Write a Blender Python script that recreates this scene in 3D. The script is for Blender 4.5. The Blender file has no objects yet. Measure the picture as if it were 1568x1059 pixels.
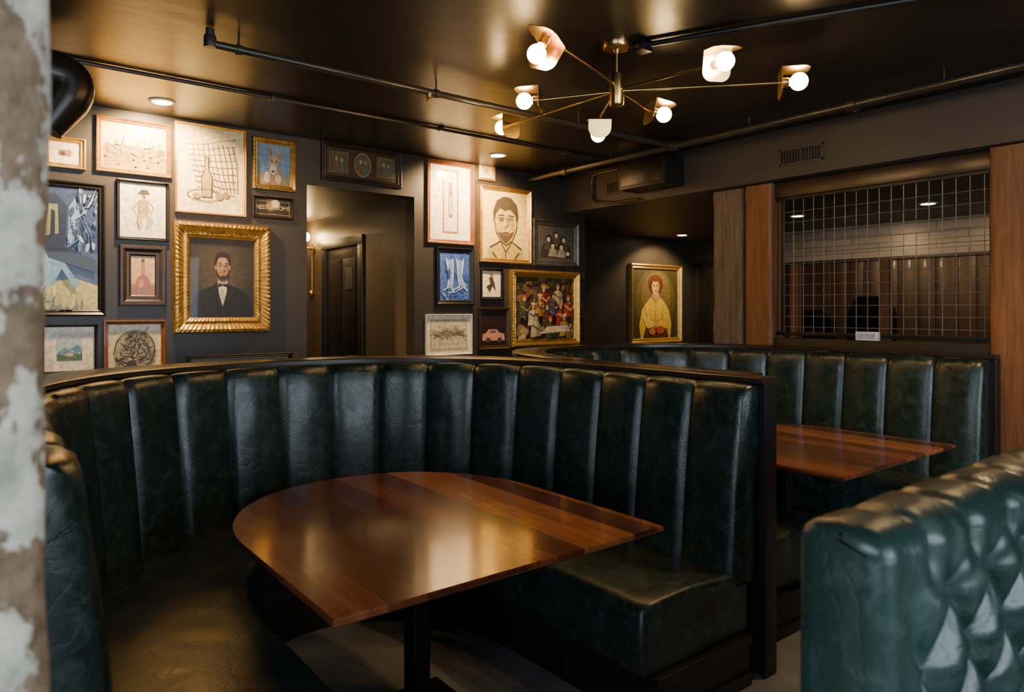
import bpy, bmesh, math, random
from mathutils import Vector, Matrix, noise
random.seed(7)
scene = bpy.context.scene
pi = math.pi

# ---------------------------------------------------------------- materials
def nt(name):
    m = bpy.data.materials.new(name); m.use_nodes = True
    t = m.node_tree
    return m, t, t.nodes["Principled BSDF"]

def ramp(t, fac, stops):
    r = t.nodes.new("ShaderNodeValToRGB")
    els = r.color_ramp.elements
    while len(els) < len(stops): els.new(0.5)
    for e, (p, c) in zip(els, stops):
        e.position = p
        e.color = (c[0], c[1], c[2], 1) if not isinstance(c, (int, float)) else (c, c, c, 1)
    t.links.new(fac, r.inputs[0])
    return r

def coords(t, scale=(1, 1, 1)):
    tc = t.nodes.new("ShaderNodeTexCoord"); mp = t.nodes.new("ShaderNodeMapping")
    mp.inputs["Scale"].default_value = scale
    t.links.new(tc.outputs["Object"], mp.inputs[0])
    return mp.outputs[0]

def noise_n(t, vec, scale, detail=4, rough=0.55, dist=0):
    n = t.nodes.new("ShaderNodeTexNoise")
    n.inputs["Scale"].default_value = scale; n.inputs["Detail"].default_value = detail
    n.inputs["Roughness"].default_value = rough; n.inputs["Distortion"].default_value = dist
    t.links.new(vec, n.inputs["Vector"])
    return n.outputs["Fac"]

def bump_n(t, b, h, strength, dist=0.01, prev=None):
    n = t.nodes.new("ShaderNodeBump")
    n.inputs["Strength"].default_value = strength; n.inputs["Distance"].default_value = dist
    t.links.new(h, n.inputs["Height"])
    if prev is not None: t.links.new(prev, n.inputs["Normal"])
    t.links.new(n.outputs[0], b.inputs["Normal"])
    return n.outputs[0]

def mat(name, c1, c2=None, rough=0.5, rough2=None, metal=0, scale=8, bump=0.1, bdist=0.004, sc=(1, 1, 1), coat=0, spec=0.5, bscale=None):
    m, t, b = nt(name)
    v = coords(t, sc)
    n = noise_n(t, v, scale)
    c2 = c2 or tuple(x * 0.8 for x in c1)
    r = ramp(t, n, [(0.3, c1), (0.7, c2)])
    t.links.new(r.outputs[0], b.inputs["Base Color"])
    if rough2 is None: b.inputs["Roughness"].default_value = rough
    else:
        rr = ramp(t, n, [(0.3, rough), (0.7, rough2)])
        t.links.new(rr.outputs[0], b.inputs["Roughness"])
    b.inputs["Metallic"].default_value = metal
    b.inputs["Coat Weight"].default_value = coat
    b.inputs["Specular IOR Level"].default_value = spec
    if bump:
        bump_n(t, b, noise_n(t, v, bscale or scale * 4), bump, bdist)
    return m

def emis(name, col, s):
    m, t, b = nt(name)
    b.inputs["Base Color"].default_value = (*col, 1)
    b.inputs["Emission Color"].default_value = (*col, 1)
    b.inputs["Emission Strength"].default_value = s
    return m

def leather(name, dark, light, worn, r0=0.27, r1=0.45, wr=0.3):
    m, t, b = nt(name)
    v = coords(t)
    n1 = noise_n(t, v, 3.5, 6, 0.65, 0.3)
    n2 = noise_n(t, v, 17, 8, 0.7, 0.5)
    r = ramp(t, n1, [(0.35, dark), (0.68, light)])
    r2 = ramp(t, n2, [(0.50, (0, 0, 0)), (0.78, (1, 1, 1))])
    mx = t.nodes.new("ShaderNodeMix"); mx.data_type = 'RGBA'
    t.links.new(r2.outputs[0], mx.inputs[0])
    t.links.new(r.outputs[0], mx.inputs[6])
    mx.inputs[7].default_value = (*worn, 1)
    t.links.new(mx.outputs[2], b.inputs["Base Color"])
    rr = ramp(t, n2, [(0.3, r0), (0.7, r1)])
    t.links.new(rr.outputs[0], b.inputs["Roughness"])
    b.inputs["Specular IOR Level"].default_value = 0.55
    vo = t.nodes.new("ShaderNodeTexVoronoi"); vo.feature = 'DISTANCE_TO_EDGE'
    vo.inputs["Scale"].default_value = 150
    t.links.new(v, vo.inputs["Vector"])
    p = bump_n(t, b, vo.outputs["Distance"], 0.08, 0.002)
    n3 = noise_n(t, v, 9, 3, 0.5, 0.4)
    cr = ramp(t, n3, [(0.46, 1.0), (0.49, 0.4), (0.52, 1.0)])
    p = bump_n(t, b, cr.outputs[0], wr * 0.6, 0.004, p)
    p = bump_n(t, b, n2, wr * 0.7, 0.008, p)
    bump_n(t, b, noise_n(t, v, 6, 2, 0.4, 0.0), wr, 0.02, p)
    return m

def wood(name, c1, c2, c3, plank=0.12, along='Y', rough=0.25, coat=0.4, gscale=1.0, bump=0.08):
    m, t, b = nt(name)
    tc = t.nodes.new("ShaderNodeTexCoord")
    sp = t.nodes.new("ShaderNodeSeparateXYZ"); t.links.new(tc.outputs["Object"], sp.inputs[0])
    ax = {'Y': 'X', 'X': 'Y', 'Z': 'X'}[along]
    d = t.nodes.new("ShaderNodeMath"); d.operation = 'DIVIDE'; d.inputs[1].default_value = plank
    t.links.new(sp.outputs[ax], d.inputs[0])
    fl = t.nodes.new("ShaderNodeMath"); fl.operation = 'FLOOR'; t.links.new(d.outputs[0], fl.inputs[0])
    wn = t.nodes.new("ShaderNodeTexWhiteNoise"); wn.noise_dimensions = '1D'
    t.links.new(fl.outputs[0], wn.inputs["W"])
    sc = {'Y': (22, 1.6, 22), 'X': (1.6, 22, 22), 'Z': (18, 18, 1.4)}[along]
    mp = t.nodes.new("ShaderNodeMapping"); mp.inputs["Scale"].default_value = tuple(s * gscale for s in sc)
    t.links.new(tc.outputs["Object"], mp.inputs[0])
    off = t.nodes.new("ShaderNodeVectorMath"); off.operation = 'ADD'
    t.links.new(mp.outputs[0], off.inputs[0])
    cm = t.nodes.new("ShaderNodeMath"); cm.operation = 'MULTIPLY'; cm.inputs[1].default_value = 40
    t.links.new(wn.outputs["Value"], cm.inputs[0]); t.links.new(cm.outputs[0], off.inputs[1])
    g = noise_n(t, off.outputs[0], 1.0, 7, 0.6, 1.4)
    a = t.nodes.new("ShaderNodeMath"); a.operation = 'MULTIPLY_ADD'; a.inputs[1].default_value = 0.55
    t.links.new(g, a.inputs[0])
    h = t.nodes.new("ShaderNodeMath"); h.operation = 'MULTIPLY'; h.inputs[1].default_value = 0.45
    t.links.new(wn.outputs["Value"], h.inputs[0]); t.links.new(h.outputs[0], a.inputs[2])
    r = ramp(t, a.outputs[0], [(0.2, c1), (0.46, c2), (0.74, c3)])
    t.links.new(r.outputs[0], b.inputs["Base Color"])
    b.inputs["Roughness"].default_value = rough
    b.inputs["Coat Weight"].default_value = coat; b.inputs["Coat Roughness"].default_value = 0.10
    bump_n(t, b, g, bump, 0.002)
    return m

def peel(name, paint, under, dark, th=0.5, s=9, zs=0.55, soft=0.015):
    m, t, b = nt(name)
    v = coords(t, (1, 1, zs))
    n = noise_n(t, v, s, 7, 0.6, 0.3)
    n2 = noise_n(t, v, s * 3, 6, 0.7, 0.2)
    n3 = noise_n(t, coords(t, (1, 1, 1)), s * 1.3, 5, 0.7, 0)
    u = ramp(t, n2, [(0.35, dark), (0.65, under)])
    k = ramp(t, n, [(th - soft, (0, 0, 0)), (th + soft, (1, 1, 1))])
    p2 = ramp(t, n3, [(0.35, tuple(x * 0.5 for x in paint)), (0.6, paint)])
    mx = t.nodes.new("ShaderNodeMix"); mx.data_type = 'RGBA'
    t.links.new(k.outputs[0], mx.inputs[0]); t.links.new(u.outputs[0], mx.inputs[6]); t.links.new(p2.outputs[0], mx.inputs[7])
    t.links.new(mx.outputs[2], b.inputs["Base Color"])
    b.inputs["Roughness"].default_value = 0.7
    p = bump_n(t, b, k.outputs[0], 0.5, 0.004)
    bump_n(t, b, n2, 0.5, 0.006, p)
    return m

M_wall = mat("wall_black_paint", (0.024, 0.021, 0.018), (0.031, 0.027, 0.023), rough=0.42, scale=3, bump=0.12, bscale=60, bdist=0.002)
M_hall = mat("hallway_paint", (0.080, 0.062, 0.040), (0.095, 0.074, 0.048), rough=0.4, scale=3, bump=0.1, bscale=60, bdist=0.002)
M_ceil = mat("ceiling_black_gloss", (0.014, 0.0125, 0.011), (0.019, 0.017, 0.015), rough=0.33, scale=2, bump=0.2, bscale=5, bdist=0.01, sc=(1, 2.2, 1), spec=0.32)
M_soff = mat("soffit_paint", (0.038, 0.033, 0.030), (0.046, 0.040, 0.036), rough=0.5, scale=3, bump=0.08)
M_floor = mat("floor_concrete", (0.15, 0.158, 0.178), (0.22, 0.225, 0.245), rough=0.35, rough2=0.6, scale=5, bump=0.1)
M_blackwood = mat("black_painted_wood", (0.008, 0.0075, 0.007), (0.012, 0.011, 0.010), rough=0.42, scale=6, bump=0.05)
M_cap = mat("black_ledge_wood", (0.026, 0.017, 0.011), (0.036, 0.023, 0.015), rough=0.28, scale=5, bump=0.05)
M_black = mat("black_metal", (0.010, 0.010, 0.010), (0.014, 0.013, 0.012), rough=0.4, metal=0.3, scale=20, bump=0.03)
M_matte = mat("matte_black_fabric", (0.006, 0.006, 0.006), (0.009, 0.008, 0.008), rough=0.9, scale=20, bump=0.1, spec=0.1)
M_duct = mat("black_duct_metal", (0.02, 0.017, 0.013), (0.03, 0.024, 0.018), rough=0.3, metal=0.4, scale=6, bump=0.05)
M_pipe = mat("painted_pipe", (0.045, 0.04, 0.034), (0.06, 0.053, 0.043), rough=0.28, metal=0.5, scale=8, bump=0.05)
M_brass = mat("brushed_brass", (0.85, 0.58, 0.20), (0.72, 0.46, 0.14), rough=0.25, metal=1, scale=20, bump=0.03)
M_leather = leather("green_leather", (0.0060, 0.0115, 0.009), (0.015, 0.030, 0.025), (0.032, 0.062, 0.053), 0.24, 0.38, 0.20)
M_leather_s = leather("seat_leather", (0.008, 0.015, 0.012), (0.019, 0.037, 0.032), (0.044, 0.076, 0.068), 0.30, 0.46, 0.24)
M_leather_t = leather("worn_teal_leather", (0.007, 0.021, 0.018), (0.018, 0.046, 0.039), (0.050, 0.086, 0.072), 0.25, 0.40, 0.26)
M_table = wood("walnut_top", (0.060, 0.017, 0.007), (0.180, 0.050, 0.017), (0.40, 0.140, 0.048), 0.115, 'Y', 0.2, 0.6)
M_post = wood("fir_post", (0.10, 0.036, 0.012), (0.25, 0.100, 0.034), (0.38, 0.180, 0.072), 0.4, 'Z', 0.55, 0.0, 1.3, 0.5)
M_grey = wood("weathered_grey_timber", (0.07, 0.042, 0.025), (0.20, 0.140, 0.09), (0.46, 0.38, 0.29), 0.4, 'Z', 0.75, 0, 1.6, 0.7)
M_redwood = wood("red_brown_panel", (0.014, 0.006, 0.004), (0.028, 0.011, 0.007), (0.048, 0.018, 0.010), 0.18, 'Z', 0.45, 0.05)
M_peel1 = peel("peeling_paint", (0.74, 0.65, 0.52), (0.30, 0.19, 0.105), (0.13, 0.08, 0.042), 0.50, 17, 0.7)
M_gold = mat("gilt_frame", (0.76, 0.48, 0.13), (0.46, 0.26, 0.06), rough=0.33, metal=0.85, scale=30, bump=0.4, bdist=0.004)
M_gold2 = mat("gilt_frame_bright", (0.78, 0.52, 0.16), (0.56, 0.35, 0.09), rough=0.3, metal=0.85, scale=20, bump=0.2)
M_fwood = mat("frame_wood", (0.20, 0.068, 0.022), (0.12, 0.038, 0.014), rough=0.35, scale=12, bump=0.1, coat=0.3)
M_fdark = mat("frame_dark", (0.035, 0.017, 0.010), (0.018, 0.010, 0.006), rough=0.35, scale=12, bump=0.1)
M_fblack = mat("frame_black", (0.007, 0.007, 0.008), rough=0.3, scale=12, bump=0.05)
M_fsilver = mat("frame_pewter", (0.12, 0.12, 0.11), (0.06, 0.06, 0.055), rough=0.35, metal=0.6, scale=12, bump=0.1)
M_white = mat("white_plastic", (0.7, 0.7, 0.7), rough=0.4, bump=0)
M_bulb = emis("bulb_glow", (1.0, 0.64, 0.26), 120)
M_down = emis("downlight_glow", (1.0, 0.72, 0.38), 40)

def brick(name):
    m, t, b = nt(name)
    tc = t.nodes.new("ShaderNodeTexCoord")
    sp = t.nodes.new("ShaderNodeSeparateXYZ"); cb = t.nodes.new("ShaderNodeCombineXYZ")
    t.links.new(tc.outputs["Object"], sp.inputs[0])
    t.links.new(sp.outputs["Y"], cb.inputs[0]); t.links.new(sp.outputs["Z"], cb.inputs[1])
    br = t.nodes.new("ShaderNodeTexBrick")
    br.inputs["Color1"].default_value = (0.24, 0.23, 0.22, 1); br.inputs["Color2"].default_value = (0.19, 0.18, 0.17, 1)
    br.inputs["Mortar"].default_value = (0.08, 0.075, 0.07, 1)
    br.inputs["Scale"].default_value = 2.2; br.inputs["Mortar Size"].default_value = 0.010
    br.inputs["Brick Width"].default_value = 1.4; br.inputs["Row Height"].default_value = 0.22
    t.links.new(cb.outputs[0], br.inputs["Vector"])
    t.links.new(br.outputs["Color"], b.inputs["Base Color"])
    b.inputs["Roughness"].default_value = 0.3
    bump_n(t, b, br.outputs["Fac"], -0.3, 0.01)
    return m
M_backtile = brick("painted_board_band")

_pm = {}
def pm(c, coat=0.25):
    key = tuple(round(x, 3) for x in c)
    if key not in _pm:
        _pm[key] = mat("paint_%d" % len(_pm), tuple(min(1, x * 1.08) for x in c), tuple(x * 0.6 for x in c), rough=0.45, scale=34, bump=0.15, bdist=0.001, coat=coat)
    return _pm[key]

# ---------------------------------------------------------------- mesh builder
class MB:
    def __init__(s): s.v = []; s.f = []; s.mi = []; s.mats = []; s.sm = []
    def m(s, mt):
        if mt not in s.mats: s.mats.append(mt)
        return s.mats.index(mt)
    def add(s, vs, fs, mt, smooth=True):
        o = len(s.v); i = s.m(mt)
        s.v += [tuple(x) for x in vs]
        for f in fs: s.f.append([a + o for a in f]); s.mi.append(i); s.sm.append(smooth)
    def bm(s, b, mt, smooth=True):
        b.verts.ensure_lookup_table(); b.verts.index_update()
        s.add([v.co[:] for v in b.verts], [[v.index for v in f.verts] for f in b.faces], mt, smooth); b.free()
    def box(s, c0, c1, mt, bev=0.0, seg=2, rot=None):
        b = bmesh.new(); bmesh.ops.create_cube(b, size=1)
        sz = [abs(c1[i] - c0[i]) for i in range(3)]; c = [(c1[i] + c0[i]) / 2 for i in range(3)]
        for v in b.verts: v.co = Vector([v.co[i] * sz[i] for i in range(3)])
        if bev: bmesh.ops.bevel(b, geom=b.edges[:], offset=min(bev, min(sz) * 0.45), segments=seg, affect='EDGES', profile=0.6)
        for v in b.verts:
            if rot is not None: v.co = rot @ v.co
            v.co += Vector(c)
        s.bm(b, mt)
    def tube(s, pts, r, mt, n=14, cap=True):
        pts = [Vector(p) for p in pts]; rs = r if isinstance(r, (list, tuple)) else [r] * len(pts)
        rings = []; prev = None
        for i, p in enumerate(pts):
            a = pts[max(i - 1, 0)]; c = pts[min(i + 1, len(pts) - 1)]
            d = (c - a).normalized()
            if prev is None:
                up = Vector((0, 0, 1)) if abs(d.z) < 0.9 else Vector((1, 0, 0))
                x = d.cross(up).normalized()
            else:
                x = (prev - d * prev.dot(d)).normalized()
            prev = x; y = d.cross(x)
            rings.append([p + (x * math.cos(2 * pi * k / n) + y * math.sin(2 * pi * k / n)) * rs[i] for k in range(n)])
        s.loft(rings, mt, True, cap)
    def loft(s, rings, mt, closed=True, cap=True):
        n = len(rings[0]); vs = [v for r in rings for v in r]; fs = []
        for i in range(len(rings) - 1):
            for k in range(n if closed else n - 1):
                k2 = (k + 1) % n
                fs.append([i * n + k, i * n + k2, (i + 1) * n + k2, (i + 1) * n + k])
        if cap:
            fs.append(list(range(n))[::-1]); fs.append([(len(rings) - 1) * n + k for k in range(n)])
        s.add(vs, fs, mt)
    def lathe(s, origin, axis, prof, mt, n=28, cap=True):
        o = Vector(origin); d = Vector(axis).normalized()
        up = Vector((0, 0, 1)) if abs(d.z) < 0.9 else Vector((1, 0, 0))
        x = d.cross(up).normalized(); y = d.cross(x)
        s.loft([[o + d * h + (x * math.cos(2 * pi * k / n) + y * math.sin(2 * pi * k / n)) * r for k in range(n)] for r, h in prof], mt, True, cap)
    def sphere(s, c, r, mt, sc=(1, 1, 1)):
        b = bmesh.new(); bmesh.ops.create_uvsphere(b, u_segments=24, v_segments=14, radius=r)
        for v in b.verts: v.co = Vector([v.co[i] * sc[i] + c[i] for i in range(3)])
        s.bm(b, mt)
    def done(s, name, loc=(0, 0, 0), parent=None, ang=35, local=False):
        me = bpy.data.meshes.new(name)
        L = Vector(loc)
        vs = s.v if local else [tuple(Vector(v) - L) for v in s.v]
        me.from_pydata(vs, [], s.f)
        for mt in s.mats: me.materials.append(mt)
        me.polygons.foreach_set("material_index", s.mi)
        me.polygons.foreach_set("use_smooth", s.sm)
        b = bmesh.new(); b.from_mesh(me); bmesh.ops.recalc_face_normals(b, faces=b.faces); b.to_mesh(me); b.free()
        me.update()
        try: me.set_sharp_from_angle(angle=math.radians(ang))
        except Exception: pass
        o = bpy.data.objects.new(name, me); scene.collection.objects.link(o)
        o.location = loc
        if parent: o.parent = parent
        return o

def empty(name, loc=(0, 0, 0)):
    e = bpy.data.objects.new(name, None); scene.collection.objects.link(e); e.location = loc
    e.empty_display_size = 0.1
    return e

def simple_box(name, c0, c1, mt, bev=0):
    m = MB(); m.box(c0, c1, mt, bev)
    return m.done(name, tuple((c0[i] + c1[i]) / 2 for i in range(3)))

# photo survey helpers (used only to read real positions of wall-mounted things)
F = 1080.0; HZ = 475.0; H = 1.5
ct, st = 0.788, 0.616
def A_on_B(u, B):
    k = (u - 784) / F
    return B * (st + ct * k) / (ct - st * k)
def depth(A, B): return st * A + ct * B
def Z_at(v, d): return H + (HZ - v) / F * d

CEIL = 2.91; BW = 5.6; LOW = 2.53

# ---------------------------------------------------------------- room shell
simple_box("floor", (-2.6, -3.1, -0.1), (9.2, 8.5, 0), M_floor)
simple_box("ceiling", (-2.6, -3.1, CEIL), (5.05, 5.7, CEIL + 0.1), M_ceil)
simple_box("ceiling_low", (5.05, -3.1, LOW), (9.2, 6.7, LOW + 0.1), M_soff)
simple_box("soffit_face", (5.05, -3.1, LOW + 0.1), (5.15, 5.7, CEIL + 0.1), M_soff)
OA0, OA1 = 2.24, 3.25
OZ = 2.53
m = MB()
m.box((-2.6, BW, 0), (OA0, BW + 0.15, CEIL), M_wall)
m.box((OA1, BW, 0), (5.39, BW + 0.15, CEIL), M_wall)
m.box((OA0, BW, OZ), (OA1, BW + 0.15, CEIL), M_wall)
m.done("wall_north", (1.4, BW, 0))
simple_box("wall_corridor", (OA0 - 0.1, BW + 0.15, 0), (OA0, 8.4, OZ + 0.02), M_hall)
simple_box("wall_hallend", (OA0, 8.3, 0), (OA1 + 0.1, 8.4, OZ + 0.02), M_hall)
simple_box("wall_passage", (OA1, BW + 0.15, 0), (OA1 + 0.1, 8.3, OZ + 0.02), M_hall)
simple_box("ceiling_hallway", (OA0 - 0.1, BW + 0.15, OZ + 0.02), (OA1 + 0.1, 8.4, OZ + 0.1), M_hall)
simple_box("wall_niche", (5.24, BW + 0.15, 0), (5.39, 6.6, LOW), M_wall)
simple_box("wall_far", (5.24, 6.6, 0), (9.2, 6.7, LOW), M_wall)
m = MB()
m.box((8.6, -3.1, 0), (8.7, 5.7, 2.12), M_redwood)
m.box((8.6, -3.1, 2.12), (8.7, 5.7, LOW), M_backtile)
m.box((8.57, -3.1, 2.09), (8.62, 5.7, 2.13), M_blackwood, 0.005)
for i in range(43):
    y = -2.9 + i * 0.2
    if y + 0.165 < 5.7: m.box((8.585, y, 0), (8.6, y + 0.165, 2.09), M_redwood, 0.006)
m.done("wall_east", (8.6, 1.7, 0))
simple_box("wall_service", (8.6, 5.7, 0), (8.7, 6.6, LOW), M_wall)
m = MB()
m.box((8.575, 5.80, 0), (8.599, 5.88, 2.12), M_blackwood, 0.004); m.box((8.575, 6.5, 0), (8.599, 6.58, 2.12), M_blackwood, 0.004)
m.box((8.575, 5.80, 2.12), (8.599, 6.58, 2.2), M_blackwood, 0.004); m.box((8.585, 5.88, 0.01), (8.599, 6.5, 2.12), M_fblack, 0.003)
m.tube([(8.585, 5.95, 1.02), (8.54, 5.95, 1.02), (8.54, 6.05, 1.02)], 0.01, M_brass)
m.done("door_2", (8.59, 6.2, 0))
m = MB()
m.box((-2.7, -3.1, 0), (-2.6, 5.7, 0.85), M_wall)
m.box((-2.7, -3.1, 2.5), (-2.6, 5.7, CEIL), M_wall)
m.box((-2.7, -3.1, 0.85), (-2.6, -2.6, 2.5), M_wall)
m.box((-2.7, 0.6, 0.85), (-2.6, 5.7, 2.5), M_wall)
m.done("wall_west", (-2.6, 1, 0))
m = MB()
m.box((-2.6, -3.2, 0), (9.2, -3.1, 0.85), M_wall)
m.box((-2.6, -3.2, 2.5), (9.2, -3.1, CEIL), M_wall)
m.box((-2.6, -3.2, 0.85), (-0.4, -3.1, 2.5), M_wall)
m.box((3.6, -3.2, 0.85), (9.2, -3.1, 2.5), M_wall)
m.done("wall_south", (1, -3.1, 0))
m = MB()
for x in (-0.4, 0.9, 2.25, 3.54): m.box((x, -3.19, 0.85), (x + 0.06, -3.1, 2.5), M_blackwood, 0.005)
for z in (0.85, 1.65, 2.44): m.box((-0.4, -3.18, z), (3.6, -3.11, z + 0.05), M_blackwood, 0.005)
m.box((-0.5, -3.15, 0.80), (3.7, -3.0, 0.85), M_blackwood, 0.008)
m.done("window_1", (1.6, -3.1, 0.85))
m = MB()
for y in (-2.6, -1.55, -0.5, 0.54): m.box((-2.69, y, 0.85), (-2.6, y + 0.06, 2.5), M_blackwood, 0.005)
for z in (0.85, 1.65, 2.44): m.box((-2.68, -2.6, z), (-2.61, 0.6, z + 0.05), M_blackwood, 0.005)
m.box((-2.65, -2.7, 0.80), (-2.5, 0.7, 0.85), M_blackwood, 0.008)
m.done("window_2", (-2.6, -1, 0.85))
simple_box("baseboard_north", (3.25, BW - 0.02, 0), (5.39, BW, 0.14), M_blackwood, 0.005)
simple_box("baseboard_north.001", (-2.6, BW - 0.02, 0), (2.24, BW, 0.14), M_blackwood, 0.005)

# hall door on right wall of hallway
m = MB()
x = OA1 - 0.001
m.box((x - 0.03, 6.60, 0), (x, 6.70, 2.28), M_blackwood, 0.005)
m.box((x - 0.03, 7.52, 0), (x, 7.62, 2.28), M_blackwood, 0.005)
m.box((x - 0.035, 6.60, 2.18), (x, 7.62, 2.28), M_blackwood, 0.005)
m.box((x - 0.012, 6.70, 0.01), (x + 0.0, 7.52, 2.18), M_fblack, 0.003)
for z0, z1 in ((0.2, 1.0), (1.15, 2.05)):
    for y0, y1 in ((6.78, 7.08), (7.14, 7.44)):
        m.box((x - 0.02, y0, z0), (x - 0.012, y1, z1), M_blackwood, 0.006)
m.box((x - 0.03, 6.84, 1.72), (x - 0.018, 7.0, 1.95), M_fsilver, 0.003)
m.tube([(x - 0.012, 6.76, 1.02), (x - 0.06, 6.76, 1.02), (x - 0.06, 6.86, 1.02)], 0.011, M_brass)
m.done("door_1", (x, 7.1, 0))

# sconce in hallway
m = MB()
sx, sy, sz = OA1 - 0.0, 7.92, 2.22
m.lathe((sx, sy, sz), (-1, 0, 0), [(0.05, 0), (0.05, 0.012), (0.02, 0.018), (0.014, 0.08)], M_brass)
m.tube([(sx - 0.08, sy, sz), (sx - 0.11, sy, sz + 0.02), (sx - 0.11, sy, sz + 0.06)], 0.01, M_brass)
m.lathe((sx - 0.11, sy, sz + 0.05), (0, 0, 1), [(0.02, 0), (0.035, 0.02), (0.035, 0.03)], M_brass)
m.sphere((sx - 0.11, sy, sz + 0.13), 0.06, M_bulb)
m.tube([(sx - 0.02, sy, sz), (sx - 0.02, sy, sz - 0.5)], 0.008, M_brass)
m.sphere((sx - 0.03, sy, sz - 0.52), 0.035, M_brass)
m.done("wall_sconce", (sx, sy, sz))

# ---------------------------------------------------------------- U curves
def ucurve(cx, a, cb, b, yR, yL, N, e=2.3, aL=None):
    aL = aL or a
    pts = []
    for i in range(20): pts.append(Vector((cx + a, yR + (cb - yR) * i / 20)))
    n = 160
    for i in range(n + 1):
        th = pi * i / n; c, s = math.cos(th), math.sin(th)
        ax = a if c > 0 else aL
        pts.append(Vector((cx + ax * math.copysign(abs(c) ** (2 / e), c), cb + b * abs(s) ** (2 / e))))
    for i in range(1, 21): pts.append(Vector((cx - aL, cb + (yL - cb) * i / 20)))
    L = [0]
    for p, q in zip(pts, pts[1:]): L.append(L[-1] + (q - p).length)
    out = []; j = 0
    for i in range(N + 1):
        t = L[-1] * i / N
        while j < len(L) - 2 and L[j + 1] < t: j += 1
        k = (t - L[j]) / max(1e-9, L[j + 1] - L[j])
        out.append(pts[j].lerp(pts[j + 1], k))
    nor = []
    for i in range(N + 1):
        d = (out[min(i + 1, N)] - out[max(i - 1, 0)]).normalized()
        nor.append(Vector((-d.y, d.x)))
    return out, nor

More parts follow.
